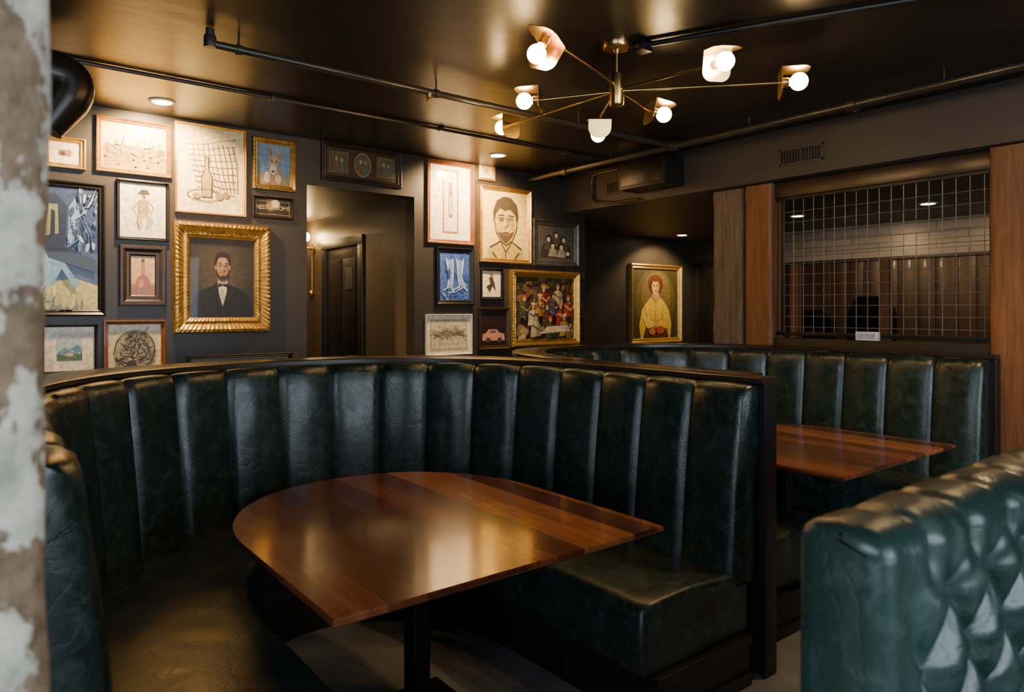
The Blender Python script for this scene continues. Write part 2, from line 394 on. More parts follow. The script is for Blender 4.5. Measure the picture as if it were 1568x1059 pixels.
def booth(name, cx, a, aL, cb, b, yR, yL, nch, inner_a, inner_aL, inner_b, outer_a, outer_aL, outer_b, zt=1.205):
    root = empty(name, (cx, cb, 0))
    MS = 14; N = nch * MS
    P, Nn = ucurve(cx, a, cb, b, yR, yL, N, 2.3, aL)
    prof = [(0.085, 0.40, 1), (0.083, 0.46, 1), (0.080, 0.52, 1), (0.074, 0.60, 1), (0.067, 0.68, 1), (0.060, 0.76, 1), (0.052, 0.84, 1), (0.044, 0.92, 1), (0.034, 1.0, 1), (0.024, 1.09, 1),
            (0.016, 1.145, 1), (0.004, 1.18, 0.9), (-0.018, 1.198, 0.7), (-0.045, 1.203, 0.5), (-0.075, 1.198, 0.3), (-0.085, 1.16, 0), (-0.085, 0.40, 0)]
    rings = []
    for i, (p, n) in enumerate(zip(P, Nn)):
        fr = (i % MS) / MS; bu = abs(math.sin(pi * fr)) ** 0.5
        ch = i // MS
        ring = []
        for o, z, w in prof:
            jit = (0.008 * noise.noise(Vector((ch * 3.1 + fr * 1.5, z * 5, cx))) + 0.003 * noise.noise(Vector((ch * 1.7 + fr * 6, z * 17, cx + 4)))) * w * bu
            gath = 0.004 * math.exp(-((z - 1.15) / 0.05) ** 2) * math.sin(fr * 2 * pi * 5) * (1 - bu) * 2 if w > 0.5 else 0
            off = o + 0.036 * bu * w + jit + gath - 0.016 * w
            zz = z + (0.018 * bu * w - 0.010 if z > 1.12 and w > 0 else 0) + (zt - 1.205)
            q = p + n * off
            ring.append((q.x, q.y, zz))
        rings.append(ring)
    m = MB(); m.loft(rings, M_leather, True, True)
    m.done("backrest", (cx, cb, 0), ang=60).parent = root
    NS = 90
    O, On = ucurve(cx, a, cb, b, yR + 0.0, yL, NS, 2.3, aL)
    I, In = ucurve(cx, inner_a, cb, inner_b, yR + 0.0, yL, NS, 2.3, inner_aL)
    def section(o, i, ins, dy, k=0):
        d = (o - i).normalized(); L = (o - i).length
        j = 0.006 * noise.noise(Vector((k * 0.35, cx, 2)))
        pr = [(L - 0.0, 0.20 + ins), (L, 0.44 - ins), (L * 0.75, 0.455 - ins + j), (L * 0.45, 0.468 - ins * 0.8 + j), (0.12, 0.466 - ins + j), (0.055, 0.463 - ins), (0.018 + ins, 0.455 - ins),
              (0.002 + ins, 0.437 - ins), (-0.008 + ins + j, 0.36), (-0.006 + ins + j, 0.28), (0.002 + ins, 0.218 + ins), (0.022 + ins, 0.20 + ins)]
        return [(i.x + d.x * t, i.y + d.y * t + dy, z) for t, z in pr]
    secs = []
    for ins, dy in ((0.035, 0), (0.016, 0.002), (0.005, 0.010), (0.0, 0.025)): secs.append(section(O[0], I[0], ins, dy))
    for k in range(2, NS - 1): secs.append(section(O[k], I[k], 0, 0, k))
    for ins, dy in ((0.0, 0.025), (0.005, 0.010), (0.016, 0.002), (0.035, 0)): secs.append(section(O[NS], I[NS], ins, dy))
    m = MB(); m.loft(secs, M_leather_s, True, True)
    m.done("seat", (cx, cb, 0), ang=50).parent = root
    m = MB(); rings = []
    for k in range(NS + 1):
        d = (O[k] - I[k]).normalized()
        i2 = I[k] + d * 0.05; o2 = O[k]
        rings.append([(i2.x, i2.y, 0), (i2.x, i2.y, 0.2), (o2.x, o2.y, 0.2), (o2.x, o2.y, 0)])
    m.loft(rings, M_blackwood, True, True)
    for (o, i, y) in ((O[0], I[0], yR), (O[NS], I[NS], yL)):
        xa, xb = sorted((o.x, i.x))
        if i.x < o.x: xa += 0.05
        else: xb -= 0.05
        m.box((xa, y - 0.012, 0), (xb, y, 0.2), M_blackwood, 0.003)
        m.box((xa, y - 0.026, 0), (xb, y - 0.012, 0.05), M_blackwood, 0.004)
        m.box((xa, y - 0.026, 0.16), (xb, y - 0.012, 0.2), M_blackwood, 0.004)
    m.done("base", (cx, cb, 0)).parent = root
    m = MB(); rings = []; caps = []
    Q, Qn = ucurve(cx, outer_a, cb, outer_b, yR - 0.02, yL - 0.02, NS, 2.9, outer_aL)
    for k in range(NS + 1):
        o2 = O[k] - On[k] * 0.088
        if k == 0 or k == NS: o2 = Vector((o2.x, Q[k].y))
        q = Q[k]
        rings.append([(o2.x, o2.y, 0), (o2.x, o2.y, zt - 0.005), (q.x, q.y, zt - 0.005), (q.x, q.y, 0)])
        o3 = O[k] - On[k] * 0.062; q3 = q - Qn[k] * 0.012
        if k == 0 or k == NS: o3 = Vector((o3.x, Q[k].y - 0.01)); q3 = Vector((q3.x, Q[k].y - 0.01))
        z0, z1 = zt - 0.003, zt + 0.020
        caps.append([(o3.x, o3.y, z0), (o3.x, o3.y, z1 - 0.004), (o3.x * 0.96 + q3.x * 0.04, o3.y * 0.96 + q3.y * 0.04, z1), (q3.x * 0.96 + o3.x * 0.04, q3.y * 0.96 + o3.y * 0.04, z1), (q3.x, q3.y, z1 - 0.004), (q3.x, q3.y, z0)])
    m.loft(rings, M_blackwood, True, True)
    m.loft(caps, M_cap, True, True)
    for xx, yy, sgn in ((cx + a, yR, 1), (cx - aL, yL, -1)):
        x0 = xx + sgn * 0.075; x1 = cx + outer_a if sgn > 0 else cx - outer_aL
        if abs(x1 - x0) > 0.02:
            xs = sorted((x0, x1))
            m.box((xs[0], yy - 0.036, 0), (xs[1], yy - 0.02, zt - 0.004), M_blackwood, 0.004)
    m.done("shell", (cx, cb, 0)).parent = root
    return root

booth("curved_booth", 1.32, 1.18, 1.145, 2.35, 1.37, 1.66, 1.66, 20, 0.56, 0.50, 0.77, 1.34, 1.33, 1.62)
booth("curved_booth", 3.90, 1.05, 1.05, 2.50, 1.40, 1.62, 1.80, 19, 0.45, 0.45, 0.75, 1.20, 1.20, 1.60)

# ---------------------------------------------------------------- tables
def table(name, cx, a, y0, cb, b, col):
    root = empty(name, (cx, cb, 0))
    N = 100
    P, n = ucurve(cx, a, cb, b, y0, y0, N, 2.1)
    m = MB()
    def loop(ins, z):
        out = []
        for k, (p, q) in enumerate(zip(P, n)):
            r = p + q * ins
            if k == 0 or k == N: r = Vector((p.x + (ins if k == N else -ins), p.y + ins))
            out.append((r.x, r.y, z))
        return out
    L = [loop(0.035, 0.715), loop(0.004, 0.728), loop(0.0, 0.734), loop(0.0, 0.744), loop(0.004, 0.75)]
    m.loft(L, M_table, True, True)
    m.done("tabletop", (cx, cb, 0)).parent = root
    m = MB(); x, y = col
    m.box((x - 0.035, y - 0.035, 0.02), (x + 0.035, y + 0.035, 0.70), M_black, 0.004)
    m.box((x - 0.22, y - 0.22, 0.0), (x + 0.22, y + 0.22, 0.02), M_black, 0.006)
    m.box((x - 0.25, y - 0.03, 0.70), (x + 0.25, y + 0.03, 0.716), M_black, 0.002)
    m.box((x - 0.03, y - 0.25, 0.70), (x + 0.03, y + 0.25, 0.716), M_black, 0.002)
    m.done("pedestal", (cx, cb, 0)).parent = root
    return root
table("booth_table", 1.32, 0.61, 1.61, 2.30, 0.67, (1.30, 2.22))
table("booth_table", 3.76, 0.62, 1.58, 2.25, 0.67, (3.76, 2.25))

for r in [o for o in scene.objects if o.type == 'EMPTY']:
    for c in r.children: c.location = (0, 0, 0)

# ---------------------------------------------------------------- foreground tufted booth
def sms(t):
    t = min(1, max(0, t)); return t * t * (3 - 2 * t)
def tufted():
    root = empty("tufted_booth", (0.95, 0.48, 0))
    m = MB()
    x0, x1 = 0.925, 3.1
    yf, yb = 0.43, 0.54
    zt = 1.212
    SX, SZ = 0.15, 0.20
    nz = 84
    prof = [('f', yf, 0.40 + (zt - 0.03 - 0.40) * i / nz) for i in range(nz + 1)]
    prof += [('t', yf + 0.008, zt - 0.012), ('t', yf + 0.024, zt - 0.001), ('t', yf + 0.045, zt + 0.003), ('t', yb - 0.045, zt + 0.003), ('t', yb - 0.022, zt - 0.001), ('t', yb - 0.006, zt - 0.014), ('b', yb, zt - 0.035), ('b', yb, 0.40)]
    btns = []
    for a_ in range(4, 30):
        for b_ in range(-6, 26):
            x = SX * (a_ + b_) / 2; z = SZ * (a_ - b_) / 2
            if x0 + 0.09 < x < x1 - 0.03 and 0.46 < z < zt - 0.09: btns.append((x, z))
    rings = []
    xs = [(0, 0.030), (0.003, 0.016), (0.010, 0.006), (0.020, 0.001), (0.03, 0.0)]
    n = 300
    for i in range(1, n + 1): xs.append((0.03 + (x1 - x0 - 0.03) * i / n, 0))
    for dx, ins in xs:
        x = x0 + dx; ring = []
        near = [bt for bt in btns if abs(bt[0] - x) < 0.09]
        for kind, y, z in prof:
            yy, zz = y, z
            ew = sms((dx - 0.035) / 0.09)
            tw = sms((zt - 0.05 - z) / 0.07)
            wob = 0.025 * noise.noise(Vector((x * 6, z * 6, 3)))
            p = x / SX + z / SZ + wob; q = x / SX - z / SZ - wob
            aa = abs(math.sin(pi * p)); bb = abs(math.sin(pi * q))
            d = (min(aa, bb) ** 0.8) * 0.010 + (aa * bb) ** 0.42 * 0.028
            if kind == 'f':
                base = 0.020
                yy = y - (d * tw + 0.028 * (1 - tw)) * ew - base * (1 - ew)
                for bx, bz in near:
                    rr = math.hypot(x - bx, z - bz)
                    if rr < 0.09:
                        th = math.atan2(z - bz, x - bx)
                        yy += 0.0032 * math.sin(th * 7 + bx * 40) * math.exp(-((rr - 0.036) / 0.024) ** 2) * ew
                yy += 0.0025 * noise.noise(Vector((x * 22, z * 14, 1)))
                if tw < 1: yy += 0.012 * (1 - tw) * ew * (abs(math.cos(pi * x / SX)) ** 12)
            if kind == 't':
                zz = z - 0.009 * ew * (abs(math.cos(pi * x / SX)) ** 14) - 0.003 * noise.noise(Vector((x * 9, y * 20, 0)))
                yy = y - 0.022 * (1 - (y - yf) / (yb - yf))
            cy = (yf + yb) / 2
            if ins:
                yy = yy + (ins if yy < cy else -ins) * (1 if kind != 't' else 0.6)
                if kind == 't': zz -= ins * 0.7
            ring.append((x, yy, zz))
        rings.append(ring)
    m.loft(rings, M_leather_t, True, True)
    parts = [m.done("backrest", (0, 0, 0), ang=80)]
    m = MB()
    for x, z in btns: m.sphere((x, yf - 0.004, z), 0.011, M_leather_t, (1, 0.6, 1))
    parts.append(m.done("buttons", (0, 0, 0)))
    m = MB()
    m.box((x0, -0.18, 0.24), (x1, yf + 0.02, 0.46), M_leather_t, 0.035, 4)
    parts.append(m.done("seat", (0, 0, 0)))
    m = MB()
    m.box((x0 + 0.01, -0.12, 0), (x1, yb - 0.01, 0.24), M_blackwood, 0.004)
    m.box((x0 + 0.01, yf, 0.2), (x1, yb - 0.004, 0.42), M_blackwood, 0.004)
    parts.append(m.done("base", (0, 0, 0)))
    for p in parts:
        p.parent = root; p.location = (-0.95, -0.48, 0)
tufted()

# ---------------------------------------------------------------- pillars and posts
def rough_post(name, x0, y0, x1, y1, z1, mt, amp=0.006, nz=60, nk=7, bev=0.012):
    m = MB(); rings = []
    per = []
    c = [(x0, y0), (x1, y0), (x1, y1), (x0, y1)]
    for k in range(4):
        ax, ay = c[k]; bx, by = c[(k + 1) % 4]
        L = math.hypot(bx - ax, by - ay)
        for t in [bev / L, ] + [j / nk for j in range(1, nk)] + [1 - bev / L]:
            per.append((ax + (bx - ax) * t, ay + (by - ay) * t))
    cx, cy = (x0 + x1) / 2, (y0 + y1) / 2
    for i in range(nz + 1):
        z = z1 * i / nz; r = []
        for px, py in per:
            d = noise.noise(Vector((px * 14, py * 14, z * 5))) * amp + noise.noise(Vector((px * 40, py * 40, z * 30))) * amp * 0.5
            v = Vector((px - cx, py - cy)).normalized()
            r.append((px + v.x * d, py + v.y * d, z))
        rings.append(r)
    m.loft(rings, mt, True, True)
    return m.done(name, (cx, cy, 0), ang=60)
rough_post("weathered_pillar", -0.30, 0.80, 0.066, 1.14, CEIL - 0.005, M_peel1, 0.006, 120)
rough_post("weathered_pillar", 5.16, 3.47, 5.42, 3.76, LOW - 0.005, M_grey, 0.012, 80)
rough_post("timber_post", 5.14, 3.19, 5.34, 3.43, LOW - 0.005, M_post, 0.004, 50)
rough_post("timber_post", 5.12, 1.36, 5.34, 1.655, LOW - 0.005, M_post, 0.004, 50)
simple_box("trim_2", (5.08, -3.0, LOW - 0.06), (5.40, 1.35, LOW - 0.003), M_blackwood, 0.006)
simple_box("wall_divider", (5.17, 1.66, 0), (5.27, 3.18, 1.28), M_blackwood, 0.004)

# wire grid partition
m = MB()
ga0, gb0, gb1, gz0, gz1 = 5.215, 1.66, 3.18, 1.32, 2.385
m.box((ga0 - 0.015, gb0, gz0 - 0.02), (ga0 + 0.015, gb1, gz0 + 0.01), M_black, 0.002)
m.box((ga0 - 0.015, gb0, gz1 - 0.005), (ga0 + 0.015, gb1, gz1 + 0.02), M_black, 0.002)
m.box((ga0 - 0.03, gb0, gz1 + 0.02), (ga0 + 0.03, gb1, LOW - 0.005), M_cap, 0.002)
m.box((ga0 - 0.012, gb0, gz0), (ga0 + 0.012, gb0 + 0.02, gz1), M_black, 0.002)
m.box((ga0 - 0.012, gb1 - 0.06, gz0), (ga0 + 0.012, gb1 - 0.04, gz1), M_black, 0.002)
M_wire = mat("dark_steel_wire", (0.32, 0.30, 0.27), (0.22, 0.205, 0.185), rough=0.4, metal=0.6, scale=20, bump=0)
k = gb0 + 0.05
while k < gb1 - 0.04:
    m.tube([(ga0, k, gz0), (ga0, k, gz1)], 0.0030, M_wire, 6); k += 0.083
k = gz0 + 0.05
while k < gz1 - 0.02:
    m.tube([(ga0 - 0.005, gb0, k), (ga0 - 0.005, gb1 - 0.05, k)], 0.0030, M_wire, 6); k += 0.083
m.done("wire_grid_partition", (ga0, 2.4, 1.3))

# back room furniture
def highchair(loc, rot, hh=0.9):
    m = MB(); r = Matrix.Rotation(rot, 3, 'Z')
    rings = []
    for i in range(15):
        t = i / 14; w = 0.24 * (1 if t < 0.75 else math.sqrt(max(0.3, 1 - ((t - 0.75) / 0.3) ** 2)))
        z = 0.72 + hh * t; yb = 0.22 + 0.06 * t
        rings.append([(-w, yb, z), (-w * 0.9, yb - 0.05, z), (0, yb - 0.03, z), (w * 0.9, yb - 0.05, z), (w, yb, z), (w * 0.8, yb + 0.05, z), (-w * 0.8, yb + 0.05, z)])
    m.loft(rings, M_matte, True, True)
    m.box((-0.24, -0.25, 0.66), (0.24, 0.25, 0.78), M_matte, 0.03, 3)
    for sx in (-1, 1):
        for sy in (-1, 1):
            m.tube([(sx * 0.24, sy * 0.24, 0), (sx * 0.19, sy * 0.2, 0.67)], [0.015, 0.022], M_black, 10)
    for z in (0.25,):
        m.tube([(-0.22, -0.22, z), (0.22, -0.22, z)], 0.01, M_black, 8)
        m.tube([(-0.22, 0.22, z), (0.22, 0.22, z)], 0.01, M_black, 8)
    m.v = [tuple(r @ Vector(v)) for v in m.v]
    o = m.done("high_back_chair", (0, 0, 0)); o.location = loc
highchair((6.9, 3.32, 0), -1.5, 0.92)
highchair((6.9, 3.95, 0), -1.7, 0.78)
for (bx, by) in ((6.0, 2.66), (6.0, 3.46)):
    rough_post("short_timber_post", bx, by, bx + 0.09, by + 0.08, 1.92, M_post, 0.002, 10)
m = MB()
m.box((5.16, 2.36, 1.281), (5.2, 2.52, 1.345), M_white, 0.004); m.box((5.158, 2.38, 1.295), (5.16, 2.5, 1.33), pm((0.5, 0.5, 0.55)))
m.done("paper_napkin_stack", (5.18, 2.44, 1.281))

# ---------------------------------------------------------------- ceiling services
def curve_pts(pts, n=8, rad=0.08):
    pts = [Vector(p) for p in pts]; out = [pts[0]]
    for i in range(1, len(pts) - 1):
        a, b, c = pts[i - 1], pts[i], pts[i + 1]
        d1 = (a - b).normalized(); d2 = (c - b).normalized()
        r = min(rad, (a - b).length * 0.45, (c - b).length * 0.45)
        p1 = b + d1 * r; p2 = b + d2 * r
        for k in range(n + 1):
            t = k / n
            out.append(p1 * (1 - t) ** 2 + b * 2 * t * (1 - t) + p2 * t * t)
    out.append(pts[-1]); return out
m = MB()
z = 2.83
m.tube(curve_pts([(0.98, 3.7, z + 0.075), (0.98, 3.7, z), (4.55, 3.7, z)], 6, 0.04), 0.021, M_pipe)
m.lathe((0.98, 3.7, z - 0.02), (0, 0, 1), [(0.028, 0), (0.03, 0.01), (0.03, 0.05), (0.028, 0.06)], M_pipe)
m.lathe((0.98, 3.7, z + 0.055), (0, 0, 1), [(0.018, 0), (0.018, 0.01), (0.008, 0.015), (0.02, 0.02)], M_brass)
for hx in (1.12, 2.3, 3.5):
    m.tube([(hx, 3.7, z), (hx, 3.7, CEIL)], 0.006, M_pipe, 8)
    m.lathe((hx - 0.012, 3.7, z), (1, 0, 0), [(0.027, 0), (0.027, 0.024)], M_pipe)
m.lathe((2.25, 3.7, z), (0, 0, -1), [(0.02, 0), (0.02, 0.035), (0.012, 0.04), (0.012, 0.055), (0.02, 0.058), (0.02, 0.062)], M_brass)
m.lathe((4.48, 3.7, z), (1, 0, 0), [(0.03, 0), (0.034, 0.01), (0.034, 0.06)], M_pipe)
m.tube(curve_pts([(4.55, -3.0, z), (4.55, 3.2, z), (4.55, 5.59, z)], 4), 0.028, M_pipe)
for y in (1.0, 2.25, 3.7, 5.0):
    m.lathe((4.55, y - 0.04, z), (0, 1, 0), [(0.028, 0), (0.04, 0.004), (0.04, 0.07), (0.028, 0.075)], M_pipe)
m.lathe((4.55, 2.25, z), (1, 0, 0.0), [(0.024, 0), (0.024, 0.07), (0.03, 0.071), (0.03, 0.09)], M_pipe)
for y in (0.4, 1.7, 3.0, 4.4):
    m.tube([(4.55, y, z), (4.55, y, CEIL)], 0.006, M_pipe, 8)
m.done("sprinkler_pipe", (2.5, 3.7, z))
m = MB()
m.tube([(-2.59, 4.62, 2.895), (5.04, 4.62, 2.895)], 0.013, M_pipe, 10)
for x in (0.3, 1.6, 2.9, 4.2): m.box((x, 4.595, 2.88), (x + 0.03, 4.645, CEIL), M_pipe, 0.003)
m.done("ceiling_conduit", (1, 4.62, 2.89))
m = MB()
m.tube(curve_pts([(5.02, 4.75, 2.87), (5.02, 5.12, 2.87), (5.02, 5.12, 2.60), (5.02, 4.8, 2.55), (5.02, 4.5, 2.55)], 8, 0.1), 0.013, M_pipe, 10)
m.done("soffit_conduit", (5.02, 4.8, 2.7))
m = MB()
m.box((4.78, 3.98, 2.60), (5.05, 4.52, 2.86), M_black, 0.012)
m.box((4.772, 4.02, 2.63), (4.782, 4.48, 2.83), M_fblack, 0.004)
m.box((4.88, 4.2, 2.86), (4.96, 4.3, CEIL), M_black, 0.004)
m.done("wall_speaker", (4.9, 4.25, 2.74))
def vent(y0, y1, z0, z1):
    m = MB(); x = 5.05
    m.box((x - 0.012, y0, z0), (x, y1, z0 + 0.016), M_soff, 0.002); m.box((x - 0.012, y0, z1 - 0.016), (x, y1, z1), M_soff, 0.002)
    m.box((x - 0.012, y0, z0), (x, y0 + 0.016, z1), M_soff, 0.002); m.box((x - 0.012, y1 - 0.016, z0), (x, y1, z1), M_soff, 0.002)
    m.box((x - 0.003, y0 + 0.01, z0 + 0.01), (x, y1 - 0.01, z1 - 0.01), M_fblack)
    n = 14
    for i in range(n):
        y = y0 + 0.02 + (y1 - y0 - 0.04) * i / n
        m.box((x - 0.010, y, z0 + 0.012), (x - 0.002, y + 0.006, z1 - 0.012), M_soff)
    m.box((x - 0.011, (y0 + y1) / 2 - 0.006, z0), (x, (y0 + y1) / 2 + 0.006, z1), M_soff)
    m.done("air_vent", (x, (y0 + y1) / 2, (z0 + z1) / 2))
vent(2.70, 3.06, 2.62, 2.75); vent(4.56, 4.93, 2.64, 2.77)
m = MB()
m.tube(curve_pts([(-2.59, 4.35, 2.73), (0.50, 4.35, 2.73), (0.34, 4.35, 2.44)], 14, 0.15), [0.115] * 16 + [0.085], M_duct, 28)
for x in (-1.5, -0.6, 0.12):
    m.lathe((x, 4.35, 2.73), (1, 0, 0), [(0.117, 0), (0.125, 0.006), (0.125, 0.02), (0.117, 0.026)], M_duct)
m.box((-0.42, 4.33, 2.83), (-0.38, 4.37, CEIL), M_black)
m.done("ventilation_duct", (0, 4.35, 2.75))

def downlight(x, y, z, energy, tilt=(0, 0), ang=115):
    m = MB()
    m.lathe((x, y, z), (0, 0, -1), [(0.085, 0), (0.085, 0.006), (0.065, 0.010), (0.06, 0.004)], M_white, 32, False)
    m.lathe((x, y, z), (0, 0, -1), [(0.061, 0.002), (0.061, 0.005), (0.03, 0.0055)], M_down, 24)
    m.done("recessed_downlight", (x, y, z))
    l = bpy.data.lights.new("downlight_lamp", 'SPOT'); l.energy = energy; l.color = (1, 0.63, 0.28)
    l.spot_size = math.radians(ang); l.spot_blend = 0.55; l.shadow_soft_size = 0.05
    o = bpy.data.objects.new("downlight_lamp", l); scene.collection.objects.link(o)
    o.location = (x, y, z - 0.03); o.rotation_euler = (tilt[0], tilt[1], 0)
downlight(1.07, 5.20, CEIL, 360, (0.60, 0), 135)
downlight(3.84, 5.12, CEIL, 300, (0.60, 0), 135)
downlight(-0.7, 5.15, CEIL, 200, (0.60, 0), 135)
downlight(7.75, 6.15, LOW, 120, (0.35, 0), 125)
downlight(7.17, 4.13, LOW, 50, (0, -0.5), 140)
downlight(7.33, 2.88, LOW, 50, (0, -0.5), 140)
downlight(7.33, 1.4, LOW, 50, (0, -0.5), 140)
downlight(2.72, 7.1, OZ + 0.02, 75, (0, 0), 160)
downlight(3.6, 0.9, CEIL, 110, (0, 0), 130)  # extra downlight out of view, added to brighten the booth area

# ---------------------------------------------------------------- chandelier
def chandelier():
    root = empty("brass_chandelier", (2.736, 2.60, 2.91))
    C = Vector((2.736, 2.60, 0))
    fw = Vector((st, ct, 0)); rt = Vector((ct, -st, 0))
    m = MB()
    m.lathe((C.x, C.y, CEIL), (0, 0, -1), [(0.075, 0), (0.075, 0.018), (0.068, 0.028), (0.02, 0.032), (0.012, 0.05)], M_brass, 36)
    m.tube([(C.x, C.y, CEIL - 0.03), (C.x, C.y, 2.70)], 0.008, M_brass)
    m.lathe((C.x, C.y, 2.755), (0, 0, -1), [(0.012, 0), (0.036, 0.006), (0.038, 0.01), (0.038, 0.165), (0.034, 0.172), (0.012, 0.176)], M_brass, 32)
    ends = [(-0.40, 0.09, 2.64, 'o'), (-0.56, 0.66, 2.655, 'o'), (0.80, -0.17, 2.65, 'o'), (0.42, -0.38, 2.67, 'u'),
            (0.24, 0.33, 2.65, 'u'), (-0.02, 0.62, 2.675, 'd'), (-0.40, -0.52, 2.745, 'f')]
    bulbs = []
    for k, (a, b, z, kind) in enumerate(ends):
        e = C + rt * a + fw * b; e.z = z
        h = Vector((C.x, C.y, z - (z - 2.665) * 0.7))
        m.tube([h, e], 0.0065, M_brass, 10)
        rad = (e - h); rad.z = 0; rad.normalize(); tan = Vector((-rad.y, rad.x, 0)); up = Vector((0, 0, 1))
        if kind == 'o': bd, pn = rad, up
        elif kind == 'u': bd, pn = (rad * 0.6 - up * 0.15 - tan * 0.5).normalized(), up
        elif kind == 'd': bd, pn = (-up * 0.95 + rad * 0.2).normalized(), -rad
        else: bd, pn = (-up * 0.8 - tan * 0.3 + rad * 0.3).normalized(), -rad
        side = bd.cross(pn).normalized(); pn = side.cross(bd).normalized()
        def plate(o, ux, uy, w, l, th=0.003, rnd=0.045):
            pts = []
            for sx_ in (-1, 1): pts.append((sx_ * w / 2, 0))
            n = 10
            for i in range(n + 1):
                t = pi / 2 * i / n; pts.append((w / 2 - rnd + rnd * math.cos(t), l - rnd + rnd * math.sin(t)))
            for i in range(n + 1):
                t = pi / 2 + pi / 2 * i / n; pts.append((-w / 2 + rnd + rnd * math.cos(t), l - rnd + rnd * math.sin(t)))
            nn = ux.cross(uy).normalized() * th / 2
            m.loft([[o + ux * x + uy * y - nn for x, y in pts], [o + ux * x + uy * y + nn for x, y in pts]], M_brass, True, True)
        top = e + pn * 0.060
        w_ = 0.16 if kind == 'f' else 0.14
        plate(top, side, -pn, w_, 0.14)
        plate(top, side, bd, w_, {'d': 0.11, 'f': 0.13}.get(kind, 0.14), rnd=0.065 if kind == 'd' else 0.045)
        m.lathe(e, bd, [(0.022, 0.0), (0.024, 0.004), (0.024, 0.04), (0.02, 0.045)], M_brass, 24)
        bulbs.append(e + bd * 0.090)
    o = m.done("frame", tuple(root.location)); o.parent = root; o.location = (0, 0, 0)
    m = MB()
    for bc in bulbs: m.sphere(bc, 0.044, M_bulb)
    o = m.done("bulbs", tuple(root.location)); o.parent = root; o.location = (0, 0, 0)
chandelier()
m = MB()
p0 = Vector((2.736, 2.60, CEIL - 0.02))
m.tube([p0 + Vector((0.05, -0.03, 0)), (3.1, 1.9, CEIL - 0.02), (3.55, 1.0, CEIL - 0.02)], 0.014, M_black, 10)
m.box((2.79, 2.47, CEIL - 0.05), (2.87, 2.55, CEIL - 0.002), M_black, 0.006)
m.done("ceiling_conduit", (3, 2, CEIL))

# ---------------------------------------------------------------- pictures
def frame_mesh(m, W, Hh, fw, dep, mt, ornate=0):
    prof = [(0, 0, 0), (0, dep * 0.7, 0), (fw * 0.08, dep * 0.95, 0.5), (fw * 0.25, dep, 1), (fw * 0.42, dep * 0.8, 0.3), (fw * 0.6, dep * 0.55, 0), (fw * 0.78, dep * 0.6, 0.6), (fw * 0.9, dep * 0.5, 0.2), (fw, dep * 0.3, 0), (fw, 0.004, 0)]
    per = 0.035
    for side in range(4):
        L = (W if side % 2 == 0 else Hh)
        n = max(2, int(L / per * 4)) if ornate else 1
        rings = []
        for i in range(n + 1):
            t = i / n; r = []
            for ins, h, w in prof:
                hw, hh = W / 2 - ins, Hh / 2 - ins
                cs = [(-hw, -hh), (hw, -hh), (hw, hh), (-hw, hh)]
                a = cs[side]; b = cs[(side + 1) % 4]
                s = abs(math.sin(pi * t * L / per)) * ornate * w * (0.7 + 0.6 * noise.noise(Vector((t * L * 14, side, ins * 30))))
                r.append((a[0] + (b[0] - a[0]) * t, -(h + s), a[1] + (b[1] - a[1]) * t))
            rings.append(r)
        m.loft(rings, mt, False, False)

def ell(cx, cy, rx, ry, rot=0, n=26):
    c, s = math.cos(rot), math.sin(rot)
    return [(cx + rx * math.cos(2 * pi * i / n) * c - ry * math.sin(2 * pi * i / n) * s, cy + rx * math.cos(2 * pi * i / n) * s + ry * math.sin(2 * pi * i / n) * c) for i in range(n)]

def picture(name, rect, fw, fmat, bg, shapes=(), mb=0, mbc=(0.8, 0.77, 0.7), ornate=0, dep=0.03, B=BW):
    u0, v0, u1, v1 = rect
    A0, A1 = A_on_B(u0, B), A_on_B(u1, B); uc = (u0 + u1) / 2
    Ac = (A0 + A1) / 2; d = depth(A_on_B(uc, B), B)
    z1, z0 = Z_at(v0, d), Z_at(v1, d)
    W, Hh = A1 - A0, z1 - z0
    m = MB()
    frame_mesh(m, W, Hh, fw, dep, fmat, ornate)
    w, h = W - 2 * fw, Hh - 2 * fw
    def quad(hw, hh, y, mt): m.add([(-hw, y, -hh), (hw, y, -hh), (hw, y, hh), (-hw, y, hh)], [[0, 1, 2, 3]], mt, False)
    quad(W / 2 - 0.002, Hh / 2 - 0.002, -0.0025, M_fblack)
    y = -0.006
    if mb:
        quad(w / 2 + 0.002, h / 2 + 0.002, y, pm(mbc)); w -= 2 * mb; h -= 2 * mb; y -= 0.0012
    quad(w / 2 + (0 if mb else 0.002), h / 2 + (0 if mb else 0.002), y, pm(bg))
    def T(p): return ((min(max(p[0], 0), 1) - 0.5) * w, (min(max(p[1], 0), 1) - 0.5) * h)
    for i, s in enumerate(shapes):
        y -= 0.0003
        if s[0] == 'e':
            pts = ell(*s[1:5], s[6] if len(s) > 6 else 0); col = s[5]
        elif s[0] == 'p': pts = s[1]; col = s[2]
        if s[0] in 'ep':
            q = [T(p) for p in pts]
            m.add([(a, y, b) for a, b in q], [list(range(len(q)))], pm(col), False)
        else:
            pts = [T(p) for p in s[1]]; wd = s[2] * w / 2; col = s[3]
            L = []; R = []
            for k, p in enumerate(pts):
                a = pts[max(k - 1, 0)]; b = pts[min(k + 1, len(pts) - 1)]
                dx, dz = b[0] - a[0], b[1] - a[1]; l = math.hypot(dx, dz) or 1
                L.append((p[0] - dz / l * wd, y, p[1] + dx / l * wd)); R.append((p[0] + dz / l * wd, y, p[1] - dx / l * wd))
            n = len(pts)
            m.add(L + R, [[k, k + 1, n + k + 1, n + k] for k in range(n - 1)], pm(col), False)
    return m.done(name, (Ac, B, (z0 + z1) / 2), local=True)

